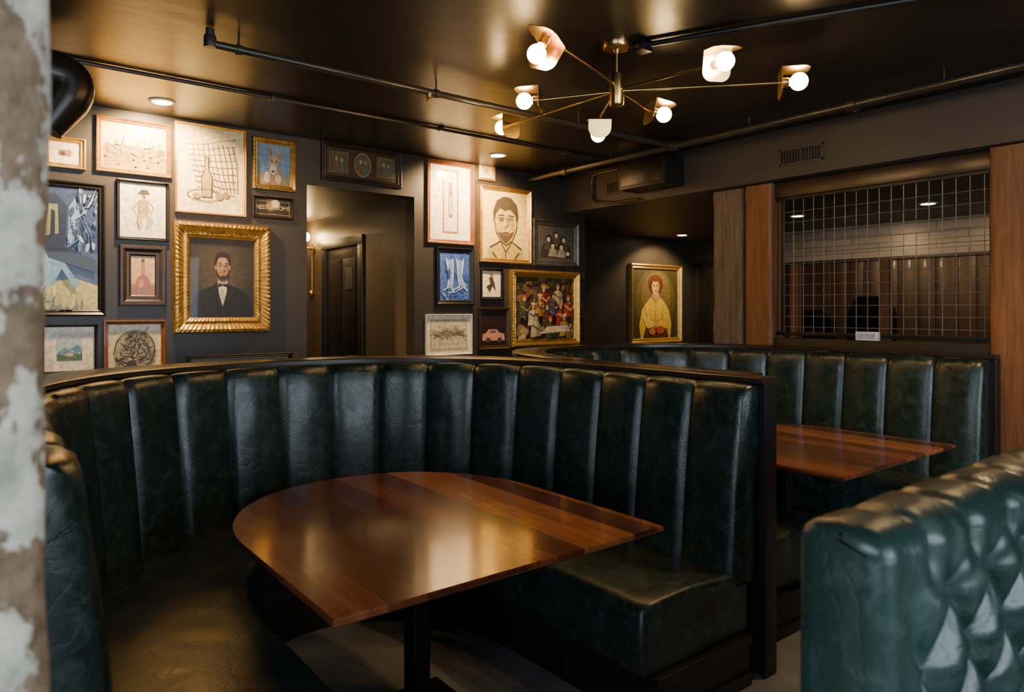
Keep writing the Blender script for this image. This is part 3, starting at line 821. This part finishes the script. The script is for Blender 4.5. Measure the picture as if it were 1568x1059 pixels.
def arc(cx, cy, rx, ry, a0, a1, n=12): return [(cx + rx * math.cos(a0 + (a1 - a0) * i / n), cy + ry * math.sin(a0 + (a1 - a0) * i / n)) for i in range(n + 1)]
def wig(x0, y0, x1, y1, amp, n=12, sd=0):
    return [(x0 + (x1 - x0) * i / n + amp * noise.noise(Vector((i * .7, sd, 1))), y0 + (y1 - y0) * i / n + amp * noise.noise(Vector((i * .7, sd, 7)))) for i in range(n + 1)]
def dabs(n, x0, y0, x1, y1, cols, r0, r1, sd):
    rr = random.Random(sd); out = []
    for i in range(n):
        out.append(('e', rr.uniform(x0, x1), rr.uniform(y0, y1), rr.uniform(r0, r1), rr.uniform(r0, r1) * 0.7, rr.choice(cols), rr.uniform(0, 3)))
    return out

ink = (0.06, 0.045, 0.03); brn = (0.25, 0.14, 0.06); crm = (0.78, 0.70, 0.50); wht = (0.80, 0.75, 0.62); flesh = (0.50, 0.28, 0.14)
picture("framed_print", (66, 210, 131, 258), 0.035, M_gold2, (0.3, 0.18, 0.1), [('e', 0.35, 0.4, 0.25, 0.35, (0.07, 0.04, 0.03)), ('e', 0.6, 0.55, 0.12, 0.2, flesh)], mb=0.05, mbc=wht)
sh = [('p', [(0, 0), (1, 0), (1, 0.34), (0.7, 0.4), (0.4, 0.33), (0, 0.42)], (0.56, 0.36, 0.07)), ('p', [(0, .42), (.15, .55), (.3, .47), (.45, .6), (.6, .5), (.8, .62), (1, .48), (1, .4), (.7, .4), (.4, .33), (0, .42)], (0.62, 0.44, 0.12))]
for i in range(14): sh.append(('l', wig(0.03, 0.06 + i * 0.035, 0.97, 0.07 + i * 0.034, 0.06, 14, i), 0.008, (0.26, 0.15, 0.03)))
for i in range(8): sh.append(('l', wig(0.08 + i * 0.11, 0.3, 0.1 + i * 0.115, 0.55 + 0.1 * (i % 3), 0.05, 6, i + 30), 0.014, (0.24, 0.14, 0.03)))
sh += dabs(26, 0.05, 0.1, 0.95, 0.6, [(0.36, 0.22, 0.05), (0.7, 0.52, 0.16), (0.28, 0.17, 0.03)], 0.012, 0.03, 2)
picture("framed_landscape_print", (146, 184, 262, 268), 0.035, M_gold, (0.82, 0.62, 0.20), sh)
sh = []
for i in range(9):
    sh.append(('l', [(0.22 + i * 0.075, 0.82), (0.25 + i * 0.08, 0.6), (0.34 + i * 0.07, 0.42), (0.5 + i * 0.05, 0.25)], 0.011, (0.18, 0.11, 0.05)))
    sh.append(('l', [(0.12 + i * 0.02, 0.78 - i * 0.06), (0.4, 0.80 - i * 0.065), (0.65, 0.86 - i * 0.08), (0.88, 0.9 - i * 0.085)], 0.011, (0.18, 0.11, 0.05)))
sh += [('p', [(0.36, 0.18), (0.5, 0.18), (0.51, 0.42), (0.46, 0.5), (0.455, 0.66), (0.405, 0.66), (0.40, 0.5), (0.35, 0.42)], (0.44, 0.32, 0.14)), ('l', [(0.36, 0.18), (0.35, 0.42), (0.40, 0.5), (0.405, 0.66), (0.455, 0.66), (0.46, 0.5), (0.51, 0.42), (0.5, 0.18), (0.36, 0.18)], 0.014, ink),
       ('l', arc(0.4, 0.2, 0.26, 0.07, 0, 2 * pi, 24), 0.012, ink), ('e', 0.62, 0.2, 0.06, 0.045, (0.36, 0.24, 0.09)), ('e', 0.72, 0.22, 0.05, 0.04, (0.32, 0.2, 0.07)), ('e', 0.28, 0.19, 0.06, 0.035, (0.36, 0.26, 0.1))]
picture("framed_still_life_drawing", (267, 193, 376, 329), 0.018, M_gold2, (0.88, 0.76, 0.44), sh)
sh = [('p', [(0, 0), (1, 0), (1, .22), (0, .28)], (0.42, 0.32, 0.2)), ('p', [(0.2, 0), (0.8, 0), (0.74, 0.35), (0.55, 0.45), (0.3, 0.38)], (0.50, 0.28, 0.13)),
      ('p', [(.30, .95), (.38, .65), (.48, .68), (.42, .9)], (0.45, 0.25, 0.12)), ('p', [(.80, .9), (.55, .66), (.62, .6), (.78, .75)], (0.45, 0.25, 0.12)),
      ('p', [(.34, .88), (.39, .7), (.44, .7), (.41, .86)], (0.25, .13, .07)), ('e', .48, .55, .15, .2, (0.58, 0.38, 0.22)), ('e', .46, .38, .10, .13, (0.82, 0.76, 0.66)), ('e', .42, .58, .025, .03, ink), ('e', .56, .58, .025, .03, ink), ('e', .46, .33, .05, .03, ink),
      ('e', .28, .18, .1, .14, (0.8, 0.74, 0.62)), ('e', .62, .15, .1, .12, (0.75, 0.66, 0.5))]
picture("framed_donkey_painting", (386, 213, 452, 292), 0.045, M_gold, (0.18, 0.33, 0.50), sh, ornate=0.004)
sh = []
for cx, c in ((0.17, (0.09, 0.09, 0.03)), (0.5, (0.11, 0.10, 0.05)), (0.83, (0.09, 0.11, 0.05))):
    if cx == 0.5: sh += [('e', cx, .5, .12, .44, (0.34, 0.20, 0.07)), ('e', cx, .5, .105, .39, c)]
    else: sh += [('p', [(cx - .13, .12), (cx + .13, .12), (cx + .13, .88), (cx - .13, .88)], (0.22, 0.12, 0.04)), ('p', [(cx - .12, .16), (cx + .12, .16), (cx + .12, .84), (cx - .12, .84)], c)]
    sh += [('e', cx - .03, .62, .022, .08, (0.4, 0.26, 0.14)), ('e', cx + .04, .58, .022, .08, (0.34, 0.24, 0.15)), ('p', [(cx - .07, .2), (cx + .01, .2), (cx, .45), (cx - .03, .54), (cx - .06, .45)], (0.2, 0.08, 0.04)), ('p', [(cx + .01, .2), (cx + .08, .2), (cx + .07, .42), (cx + .04, .5), (cx + .02, .42)], (0.07, 0.13, 0.09))]
picture("framed_triptych", (491, 224, 614, 282), 0.045, M_fdark, (0.045, 0.024, 0.012), sh)
o = picture("rest_rooms_sign", (386, 302, 448, 335), 0.018, M_fdark, (0.012, 0.01, 0.008), [('l', [(.04, .12), (.96, .12)], .010, (0.6, .42, .15)), ('l', [(.04, .88), (.96, .88)], .010, (0.6, .42, .15)), ('l', [(.04, .12), (.04, .88)], .010, (0.6, .42, .15)), ('l', [(.96, .12), (.96, .88)], .010, (0.6, .42, .15))])
tcu = bpy.data.curves.new("sign_lettering", 'FONT'); tcu.body = "REST ROOMS"; tcu.size = 0.046; tcu.align_x = 'CENTER'; tcu.align_y = 'CENTER'; tcu.extrude = 0.0008
tcu.materials.append(pm((0.85, 0.60, 0.24)))
to = bpy.data.objects.new("sign_lettering", tcu); scene.collection.objects.link(to); to.parent = o; to.location = (0, -0.0095, 0); to.rotation_euler = (pi / 2, 0, 0)
sh = [('p', [(0, 0), (1, 0), (1, .2), (.6, .26), (0, .2)], (0.50, 0.44, 0.10)), ('p', [(0, .45), (.45, .5), (.5, .85), (.3, .95), (0, .9)], (0.015, 0.025, 0.07)), ('p', [(.14, .6), (.36, .62), (.34, .86), (.2, .86)], (0.22, 0.26, 0.12)), ('p', [(.22, .6), (.3, .61), (.3, .8), (.24, .82)], (0.01, 0.015, 0.04)),
      ('p', [(.5, .5), (.62, .56), (.7, .8), (.62, .92), (.52, .84)], (0.20, 0.34, 0.58))] + dabs(40, .5, .48, .98, .98, [(0.03, 0.07, 0.2), (0.25, 0.40, 0.64), (0.08, 0.16, 0.42), (0.36, 0.48, 0.66), (0.02, 0.04, 0.12)], 0.015, 0.05, 4) + [('l', wig(.55, .7, .98, .95, .2, 10, 3), .025, (0.35, 0.5, 0.72)), ('l', wig(.5, .55, .98, .72, .2, 10, 5), .025, (0.08, 0.16, 0.42)),
      ('p', [(.05, .15), (.2, .2), (.36, .4), (.1, .5), (0, .45), (0, .2)], (0.22, 0.38, 0.52)), ('p', [(.25, .4), (.4, .42), (.7, .2), (.62, .17), (.4, .33), (.2, .14), (.14, .16)], (0.14, 0.32, 0.55)), ('e', .3, .46, .09, .04, (0.4, 0.45, 0.45)), ('p', [(.1, .5), (.5, .5), (.95, .42), (1, .3), (.6, .36), (.2, .42)], (0.01, 0.015, 0.04))] + dabs(16, .05, .03, .95, .16, [(0.42, 0.4, 0.08), (0.6, 0.55, 0.2), (0.3, 0.34, 0.1)], 0.03, 0.08, 8)
picture("framed_blue_painting", (42, 277, 161, 484), 0.045, M_fblack, (0.03, 0.06, 0.18), sh)
sh = [('e', .52, .76, .05, .05, (0.28, 0.15, 0.09)), ('p', [(.42, .7), (.6, .7), (.64, .5), (.6, .42), (.42, .44), (.38, .55)], (0.42, 0.26, 0.16)), ('p', [(.4, .44), (.62, .42), (.74, .3), (.62, .15), (.54, .18), (.6, .3), (.5, .36), (.46, .14), (.38, .14), (.36, .36)], (0.50, 0.40, 0.28)),
      ('l', [(.4, .68), (.28, .52), (.36, .42)], .03, (0.32, 0.19, 0.11)), ('l', [(.6, .68), (.74, .56), (.66, .44)], .03, (0.32, 0.19, 0.11)), ('p', [(.38, .80), (.66, .81), (.58, .9), (.46, .89)], ink), ('l', [(.4, .44), (.36, .3), (.42, .14)], .014, ink), ('l', [(.42, .7), (.38, .55), (.42, .44)], .012, ink)]
picture("framed_figure_drawing", (178, 277, 258, 368), 0.022, M_fblack, (0.82, 0.80, 0.70), sh)
sh = [('p', [(0, 0), (1, 0), (1, .28), (0, .28)], (0.26, 0.10, 0.02)), ('p', [(.25, .15), (.75, .15), (.82, .28), (.76, .42), (.58, .52), (.56, .85), (.44, .85), (.42, .52), (.24, .42), (.18, .28)], (0.30, 0.08, 0.012)), ('p', [(.3, .2), (.5, .2), (.5, .42), (.34, .38)], (0.56, 0.20, 0.03)), ('p', [(.43, .85), (.57, .85), (.57, .93), (.43, .93)], (0.06, 0.02, 0.012)), ('p', [(.46, .55), (.54, .55), (.54, .82), (.46, .82)], (0.44, 0.16, 0.04))]
picture("framed_bottle_painting", (182, 376, 254, 468), 0.075, M_fdark, (0.58, 0.38, 0.15), sh)
# portrait of the bearded man in a bow tie
blk = (0.008, 0.007, 0.006)
sh = []
for i in range(9):
    k = i / 8
    sh.append(('e', .5, .56 - .01 * i, .48 - .27 * k, .50 - .24 * k, (0.028 + 0.034 * k, 0.021 + 0.025 * k, 0.013 + 0.014 * k)))
sh += [('p', [(.02, 0), (.98, 0), (.97, .14), (.92, .26), (.82, .35), (.68, .395), (.58, .44), (.5, .45), (.42, .44), (.32, .395), (.18, .35), (.08, .26), (.03, .14)], blk),
       ('p', [(.43, .56), (.57, .56), (.575, .45), (.5, .38), (.425, .45)], (0.33, 0.19, 0.10)),
       ('p', [(.425, .47), (.5, .41), (.575, .47), (.56, .32), (.5, .14), (.44, .32)], (0.62, 0.56, 0.44)), ('p', [(.46, .31), (.5, .16), (.54, .31), (.5, .38)], (0.46, 0.41, 0.32)),
       ('p', [(.435, .44), (.5, .42), (.565, .44), (.57, .385), (.5, .405), (.43, .385)], blk),
       ('e', .5, .695, .128, .148, (0.02, 0.013, 0.009)), ('p', ell(.5, .64, .098, .15), (0.36, 0.205, 0.105)), ('e', .485, .67, .07, .10, (0.46, 0.28, 0.15)), ('e', .39, .635, .014, .034, (0.36, 0.2, 0.11)), ('e', .61, .635, .014, .034, (0.28, 0.15, 0.08)),
       ('p', [(.555, .77), (.598, .68), (.595, .58), (.56, .52), (.545, .6), (.56, .68)], (0.24, 0.13, 0.07)),
       ('e', .455, .60, .03, .035, (0.38, 0.2, 0.11)), ('p', [(.405, .62), (.41, .53), (.45, .485), (.5, .472), (.55, .485), (.59, .53), (.595, .62), (.575, .56), (.54, .525), (.5, .535), (.46, .525), (.425, .56)], (0.035, 0.02, 0.013)),
       ('p', [(.385, .66), (.385, .74), (.41, .81), (.47, .845), (.55, .84), (.60, .80), (.618, .73), (.612, .66), (.595, .73), (.56, .765), (.5, .775), (.44, .765), (.402, .73)], (0.018, 0.012, 0.008)),
       ('e', .458, .665, .024, .013, (.16, .09, .05)), ('e', .545, .665, .024, .013, (.13, .07, .04)), ('e', .46, .662, .016, .007, (.45, .38, .3)), ('e', .543, .662, .016, .007, (.40, .33, .26)), ('e', .461, .662, .007, .007, ink), ('e', .542, .662, .007, .007, ink),
       ('l', [(.428, .688), (.455, .698), (.482, .688)], .013, (.035, .022, .015)), ('l', [(.522, .688), (.548, .698), (.575, .688)], .013, (.035, .022, .015)), ('p', [(.495, .67), (.512, .67), (.522, .602), (.50, .59), (.485, .602)], (.38, .21, .11)), ('l', [(.513, .67), (.523, .604), (.505, .594)], .008, (.2, .1, .05)), ('l', [(.468, .565), (.49, .571), (.51, .569), (.532, .563)], .014, (.22, .07, .045)),
       ('l', [(.425, .44), (.36, .33), (.40, .27), (.47, .04)], .012, (0.035, 0.03, 0.025)), ('l', [(.575, .44), (.64, .33), (.60, .27), (.53, .04)], .012, (0.035, 0.03, 0.025)), ('l', [(.2, .22), (.26, .06)], .01, (0.03, 0.027, 0.022))]
picture("framed_portrait_painting", (264, 343, 411, 509), 0.115, M_gold, (0.024, 0.017, 0.011), sh, ornate=0.010, dep=0.06)
sh = [('p', [(0, 0), (1, 0), (1, .3), (0, .25)], (0.08, 0.16, 0.09)), ('p', [(0, .3), (.3, .6), (.5, .45), (.8, .7), (1, .5), (1, .3), (0, .25)], (0.12, 0.28, 0.40)), ('e', .5, .25, .2, .08, (0.6, 0.45, 0.3))] + dabs(14, .1, .1, .9, .5, [(0.5, .4, .2), (0.1, .2, .1), (.6, .62, .6)], .02, .05, 5)
picture("framed_landscape_print", (62, 496, 149, 572), 0.02, M_fblack, (0.42, 0.52, 0.60), sh, mb=0.07, mbc=wht)
sh = [('p', [(.12, .2), (.3, .1), (.6, .12), (.88, .2), (.92, .45), (.82, .75), (.6, .9), (.35, .88), (.15, .65), (.08, .4)], (0.36, 0.31, 0.18))]
for i in range(12): sh.append(('l', [(x, y) for x, y in wig(.14 + i * .02, .18 + i * .055, .86 - i * .015, .25 + i * .055, .24, 16, i + 50)], .014, ink))
sh += [('l', arc(.5, .5, .38, .38, -2.8, 3.2, 30), .02, ink), ('l', arc(.55, .5, .2, .22, -1, 3.2, 20), .02, ink), ('p', [(.3, .12), (.55, .12), (.5, .3), (.36, .28)], ink)]
picture("framed_shell_drawing", (158, 490, 253, 580), 0.03, M_fwood, (0.66, 0.58, 0.36), sh)
picture("framed_seascape_print", (285, 541, 446, 630), 0.03, M_fblack, (0.10, 0.20, 0.22), [('p', [(0, .6), (1, .65), (1, 1), (0, 1)], (0.2, 0.32, 0.34)), ('e', .6, .85, .05, .05, (0.6, .2, .1))], mb=0.03, mbc=(0.12, 0.14, 0.13))
sh = [('p', [(.3, .08), (.7, .08), (.7, .95), (.3, .95)], (0.26, 0.16, 0.05)), ('p', [(.34, .11), (.66, .11), (.66, .92), (.34, .92)], (0.76, 0.71, 0.58)), ('p', [(.45, .3), (.55, .3), (.55, .78), (.45, .78)], (0.20, 0.12, 0.04)), ('p', [(.475, .34), (.525, .34), (.525, .6), (.475, .6)], (0.62, 0.52, 0.34))]
picture("framed_print", (652, 247, 725, 374), 0.045, M_fwood, (0.84, 0.80, 0.68), sh)
picture("framed_miniature", (731, 247, 756, 277), 0.03, M_gold, (0.66, 0.55, 0.28), [('e', .5, .5, .2, .3, (0.4, 0.28, 0.12)), ('e', .5, .6, .08, .12, flesh)], mb=0.02)
sh = [('p', [(.05, 0), (.95, 0), (.88, .14), (.64, .26), (.38, .26), (.14, .16)], (0.50, 0.36, 0.11)), ('p', [(.26, .45), (.28, .74), (.36, .86), (.52, .90), (.68, .85), (.76, .72), (.76, .45), (.66, .28), (.5, .22), (.36, .28)], (0.58, 0.40, 0.10)),
      ('p', [(.24, .5), (.22, .7), (.30, .86), (.46, .93), (.62, .92), (.76, .82), (.80, .64), (.76, .5), (.72, .66), (.60, .74), (.48, .71), (.38, .75), (.29, .66)], (0.07, 0.055, 0.035)),
      ('p', [(.32, .40), (.38, .30), (.5, .22), (.62, .30), (.70, .42), (.60, .385), (.52, .41), (.42, .385)], (0.10, 0.075, 0.045)), ('p', [(.34, .61), (.47, .62), (.45, .555), (.37, .55)], (0.13, .10, .06)), ('p', [(.55, .62), (.68, .61), (.66, .55), (.57, .555)], (0.13, .10, .06)),
      ('l', [(.33, .64), (.47, .65)], .025, ink), ('l', [(.55, .65), (.69, .64)], .025, ink), ('l', [(.52, .62), (.55, .49), (.48, .465)], .018, ink), ('l', [(.42, .355), (.52, .36), (.60, .355)], .02, (0.35, .15, .06)), ('p', [(.60, .6), (.70, .55), (.70, .42), (.62, .45)], (0.40, 0.28, 0.09)),
      ('l', [(.26, .55), (.28, .4), (.38, .27), (.5, .2), (.64, .27), (.74, .42), (.76, .56)], .02, ink), ('l', [(.15, .16), (.38, .26), (.5, .1), (.64, .26), (.86, .15)], .025, ink), ('l', [(.5, .1), (.5, .0)], .02, ink), ('l', [(.2, .1), (.3, .0)], .02, ink), ('l', [(.8, .1), (.7, .0)], .02, ink)]
picture("framed_portrait_drawing", (733, 287, 812, 403), 0.045, M_gold, (0.78, 0.58, 0.18), sh, ornate=0.003)
gr = (0.50, 0.44, 0.36)
sh = [('p', [(.08, .08), (.92, .08), (.88, .45), (.7, .62), (.5, .7), (.3, .62), (.12, .42)], (0.035, 0.03, 0.026))]
for cx, cy in ((.30, .62), (.5, .74), (.70, .62), (.40, .42), (.63, .40)):
    sh += [('p', [(cx - .12, cy - .3), (cx + .12, cy - .3), (cx + .09, cy - .1), (cx, cy - .06), (cx - .09, cy - .1)], (0.07 + 0.2 * (cy < .5), 0.06 + 0.18 * (cy < .5), 0.05 + .15 * (cy < .5))), ('e', cx, cy + .02, .075, .10, (0.018, 0.014, 0.012)), ('e', cx, cy - .01, .045, .07, gr), ('e', cx - .015, cy, .008, .01, ink), ('e', cx + .015, cy, .008, .01, ink)]
sh += [('e', .8, .22, .05, .06, gr)]
picture("framed_group_photograph", (815, 338, 885, 408), 0.06, M_fsilver, (0.075, 0.07, 0.062), sh)
lb = (0.58, 0.68, 0.84)
sh = dabs(20, .05, .05, .95, .95, [(0.03, 0.08, 0.36), (0.08, 0.18, 0.6), (0.02, 0.05, 0.25)], 0.05, 0.14, 11) + [('p', [(.2, .85), (.42, .85), (.44, .5), (.36, .25), (.24, .25), (.3, .5)], (0.20, 0.36, 0.75)), ('p', [(.55, .85), (.8, .85), (.72, .5), (.82, .3), (.68, .28), (.6, .5)], (0.16, 0.30, 0.70)), ('l', [(.2, .88), (.3, .5), (.24, .25), (.1, .2)], .035, lb), ('l', [(.42, .88), (.44, .5), (.38, .22), (.5, .16)], .035, lb), ('l', [(.56, .88), (.6, .5), (.66, .25), (.55, .18)], .035, lb), ('l', [(.8, .88), (.72, .5), (.84, .25), (.95, .2)], .035, lb), ('l', wig(.1, .12, .9, .3, .3, 14, 9), .03, lb), ('l', wig(.1, .06, .9, .12, .2, 14, 12), .025, (0.05, 0.1, 0.35)), ('e', .3, .55, .05, .12, (0.04, 0.08, 0.3))]
picture("framed_blue_painting", (666, 379, 724, 467), 0.05, M_fblack, (0.05, 0.12, 0.45), sh)
picture("framed_ink_drawing", (735, 411, 769, 458), 0.025, M_fblack, (0.76, 0.70, 0.50), [('p', [(.4, .15), (.55, .4), (.75, .2), (.65, .55), (.55, .8), (.35, .75), (.42, .5), (.2, .4)], ink), ('e', .5, .82, .09, .08, brn)])
cols = [(0.30, 0.03, 0.02), (0.50, 0.42, 0.26), (0.05, 0.08, 0.04), (0.42, 0.24, 0.05), (0.05, 0.06, 0.12), (0.40, 0.05, 0.03), (0.58, 0.48, 0.32), (0.08, 0.04, 0.02)]
sh = dabs(50, 0.02, 0.5, 0.98, 0.98, [(0.05, 0.03, 0.015), (0.12, 0.07, 0.03), (0.03, 0.03, 0.015), (0.18, 0.10, 0.04)], 0.03, 0.09, 21) + dabs(25, 0.02, 0.02, 0.98, 0.2, [(0.36, 0.26, 0.11), (0.22, 0.15, 0.06), (0.46, 0.36, 0.18)], 0.03, 0.09, 22)
for i, (cx, cy) in enumerate(((.45, .72), (.7, .76), (.12, .56), (.38, .58), (.62, .6), (.88, .57), (.26, .44), (.5, .42), (.74, .44), (.3, .25), (.55, .22), (.8, .25))):
    c = cols[i % 8]; c2 = tuple(x * 0.5 for x in c)
    sh += [('p', [(cx - .09, cy - .22), (cx + .1, cy - .2), (cx + .07, cy), (cx, cy + .05), (cx - .07, cy + .01)], c), ('p', [(cx, cy - .21), (cx + .1, cy - .2), (cx + .07, cy), (cx + .02, cy + .02)], c2), ('e', cx, cy + .135, .038, .03, cols[(i + 3) % 8]), ('e', cx, cy + .09, .026, .04, flesh), ('l', [(cx - .06, cy - .02), (cx + .05, cy - .1), (cx + .1, cy - .02)], .018, cols[(i + 1) % 8])]
sh += [('p', [(.35, .08), (.65, .1), (.9, .12), (.85, .22), (.5, .2)], (0.6, 0.5, 0.36))] + dabs(45, .08, .1, .92, .65, cols, 0.006, 0.022, 23)
picture("framed_genre_painting", (780, 415, 884, 529), 0.075, M_gold, (0.06, 0.035, 0.018), sh, ornate=0.006, dep=0.055)
sh = [('l', wig(.1, .5, .9, .55, .5, 30, i + 70), .008, (0.3, 0.24, 0.15)) for i in range(6)] + [('l', wig(.1, .2 + .15 * i, .9, .25 + .13 * i, .2, 24, i + 90), .006, (0.35, 0.28, 0.18)) for i in range(5)] + [('l', [(.04, .05), (.96, .05), (.96, .95), (.04, .95), (.04, .05)], .01, ink)] + dabs(30, .1, .1, .9, .9, [(0.4, .34, .22), (.3, .25, .16)], .006, .02, 31)
picture("framed_map", (651, 481, 721, 543), 0.012, M_white, (0.66, 0.60, 0.44), sh, mb=0.03, mbc=wht)
picture("framed_car_print", (731, 471, 779, 535), 0.04, M_fdark, (0.02, 0.010, 0.008), [('p', [(.05, .15), (.95, .15), (.92, .35), (.72, .38), (.62, .48), (.3, .48), (.2, .38), (.06, .34)], (0.56, 0.27, 0.19)), ('e', .28, .16, .09, .08, ink), ('e', .74, .16, .09, .08, ink), ('p', [(.33, .38), (.6, .38), (.57, .45), (.36, .45)], (0.1, 0.1, 0.12))])
yb = (0.66, 0.47, 0.06); yd = (0.45, 0.30, 0.03)
sh = [('e', .5, .55, .45, .46, (0.10, 0.085, 0.03)), ('e', .52, .62, .33, .34, (0.15, 0.12, 0.045)), ('e', .5, .79, .17, .14, (0.10, 0.035, 0.015)), ('e', .5, .74, .15, .11, (0.08, 0.028, 0.012)), ('p', [(.17, 0), (.83, 0), (.86, .2), (.80, .42), (.66, .56), (.56, .62), (.44, .62), (.34, .56), (.20, .42), (.14, .2)], yb), ('p', [(.22, 0), (.8, 0), (.76, .14), (.28, .16)], (0.09, 0.04, 0.02)),
      ('p', [(.44, .68), (.56, .68), (.58, .60), (.5, .53), (.42, .60)], (0.50, 0.30, 0.13)), ('e', .5, .745, .085, .105, (0.62, 0.40, 0.19)), ('p', [(.53, .83), (.585, .76), (.57, .68), (.53, .65)], (0.42, 0.24, 0.10)), ('p', [(.41, .78), (.42, .85), (.5, .88), (.58, .85), (.59, .78), (.54, .83), (.5, .815), (.45, .83)], (0.10, 0.035, 0.015)), ('e', .465, .76, .018, .009, ink), ('e', .535, .76, .018, .009, ink), ('l', [(.445, .78), (.485, .783)], .01, ink), ('l', [(.515, .783), (.555, .78)], .01, ink), ('l', [(.475, .69), (.525, .69)], .018, (0.4, .07, .04)), ('l', [(.5, .755), (.508, .715)], .01, brn),
      ('p', [(.3, .5), (.2, .3), (.32, .14), (.55, .19), (.55, .26), (.38, .26), (.36, .44)], (0.74, 0.56, 0.12)), ('p', [(.7, .5), (.82, .3), (.7, .14), (.5, .17), (.52, .25), (.66, .27)], (0.70, 0.50, 0.08)), ('l', [(.36, .44), (.38, .27), (.55, .25)], .014, yd), ('l', [(.66, .44), (.65, .28), (.52, .25)], .014, yd), ('l', [(.5, .53), (.5, .28)], .012, yd), ('l', [(.42, .60), (.5, .53), (.58, .60)], .016, yd), ('l', [(.26, .46), (.30, .3)], .012, yd), ('e', .51, .215, .06, .035, (0.58, .36, .18)), ('e', .6, .12, .09, .06, (0.42, 0.09, 0.04)), ('e', .42, .1, .07, .05, (0.5, 0.2, 0.05))]
picture("framed_woman_portrait", (963, 405, 1041, 525), 0.07, M_gold2, (0.055, 0.05, 0.022), sh, dep=0.05, B=6.6, ornate=0.003)
simple_box("wall_switch_plate", (5.33, BW - 0.008, 1.42), (5.36, BW, 1.62), M_fsilver, 0.003)

# ---------------------------------------------------------------- lights
def area(name, loc, rot, sx, sy, e, col):
    l = bpy.data.lights.new(name, 'AREA'); l.shape = 'RECTANGLE'; l.size = sx; l.size_y = sy; l.energy = e; l.color = col
    o = bpy.data.objects.new(name, l); scene.collection.objects.link(o); o.location = loc; o.rotation_euler = rot
area("window_daylight", (1.6, -3.05, 1.7), (pi / 2 - 0.1, 0, 0), 3.9, 1.6, 165, (0.74, 0.88, 1.0))
area("window_daylight", (-2.55, -1.0, 1.7), (pi / 2, 0, -pi / 2 ), 3.1, 1.6, 120, (0.74, 0.88, 1.0))
w = bpy.data.worlds.new("world"); scene.world = w; w.use_nodes = True
w.node_tree.nodes["Background"].inputs[0].default_value = (0.6, 0.75, 1.0, 1)
w.node_tree.nodes["Background"].inputs[1].default_value = 0.5

# ---------------------------------------------------------------- camera
cam = bpy.data.cameras.new("camera"); co = bpy.data.objects.new("camera", cam); scene.collection.objects.link(co)
cam.sensor_width = 36; cam.lens = 36 * F / 1568; cam.shift_y = -(529.5 - HZ) / 1568
co.location = (0, 0, H); co.rotation_euler = (pi / 2, 0, -math.atan2(st, ct))
cam.clip_start = 0.05
cam.dof.use_dof = True; cam.dof.focus_distance = 3.6; cam.dof.aperture_fstop = 3.6
scene.camera = co
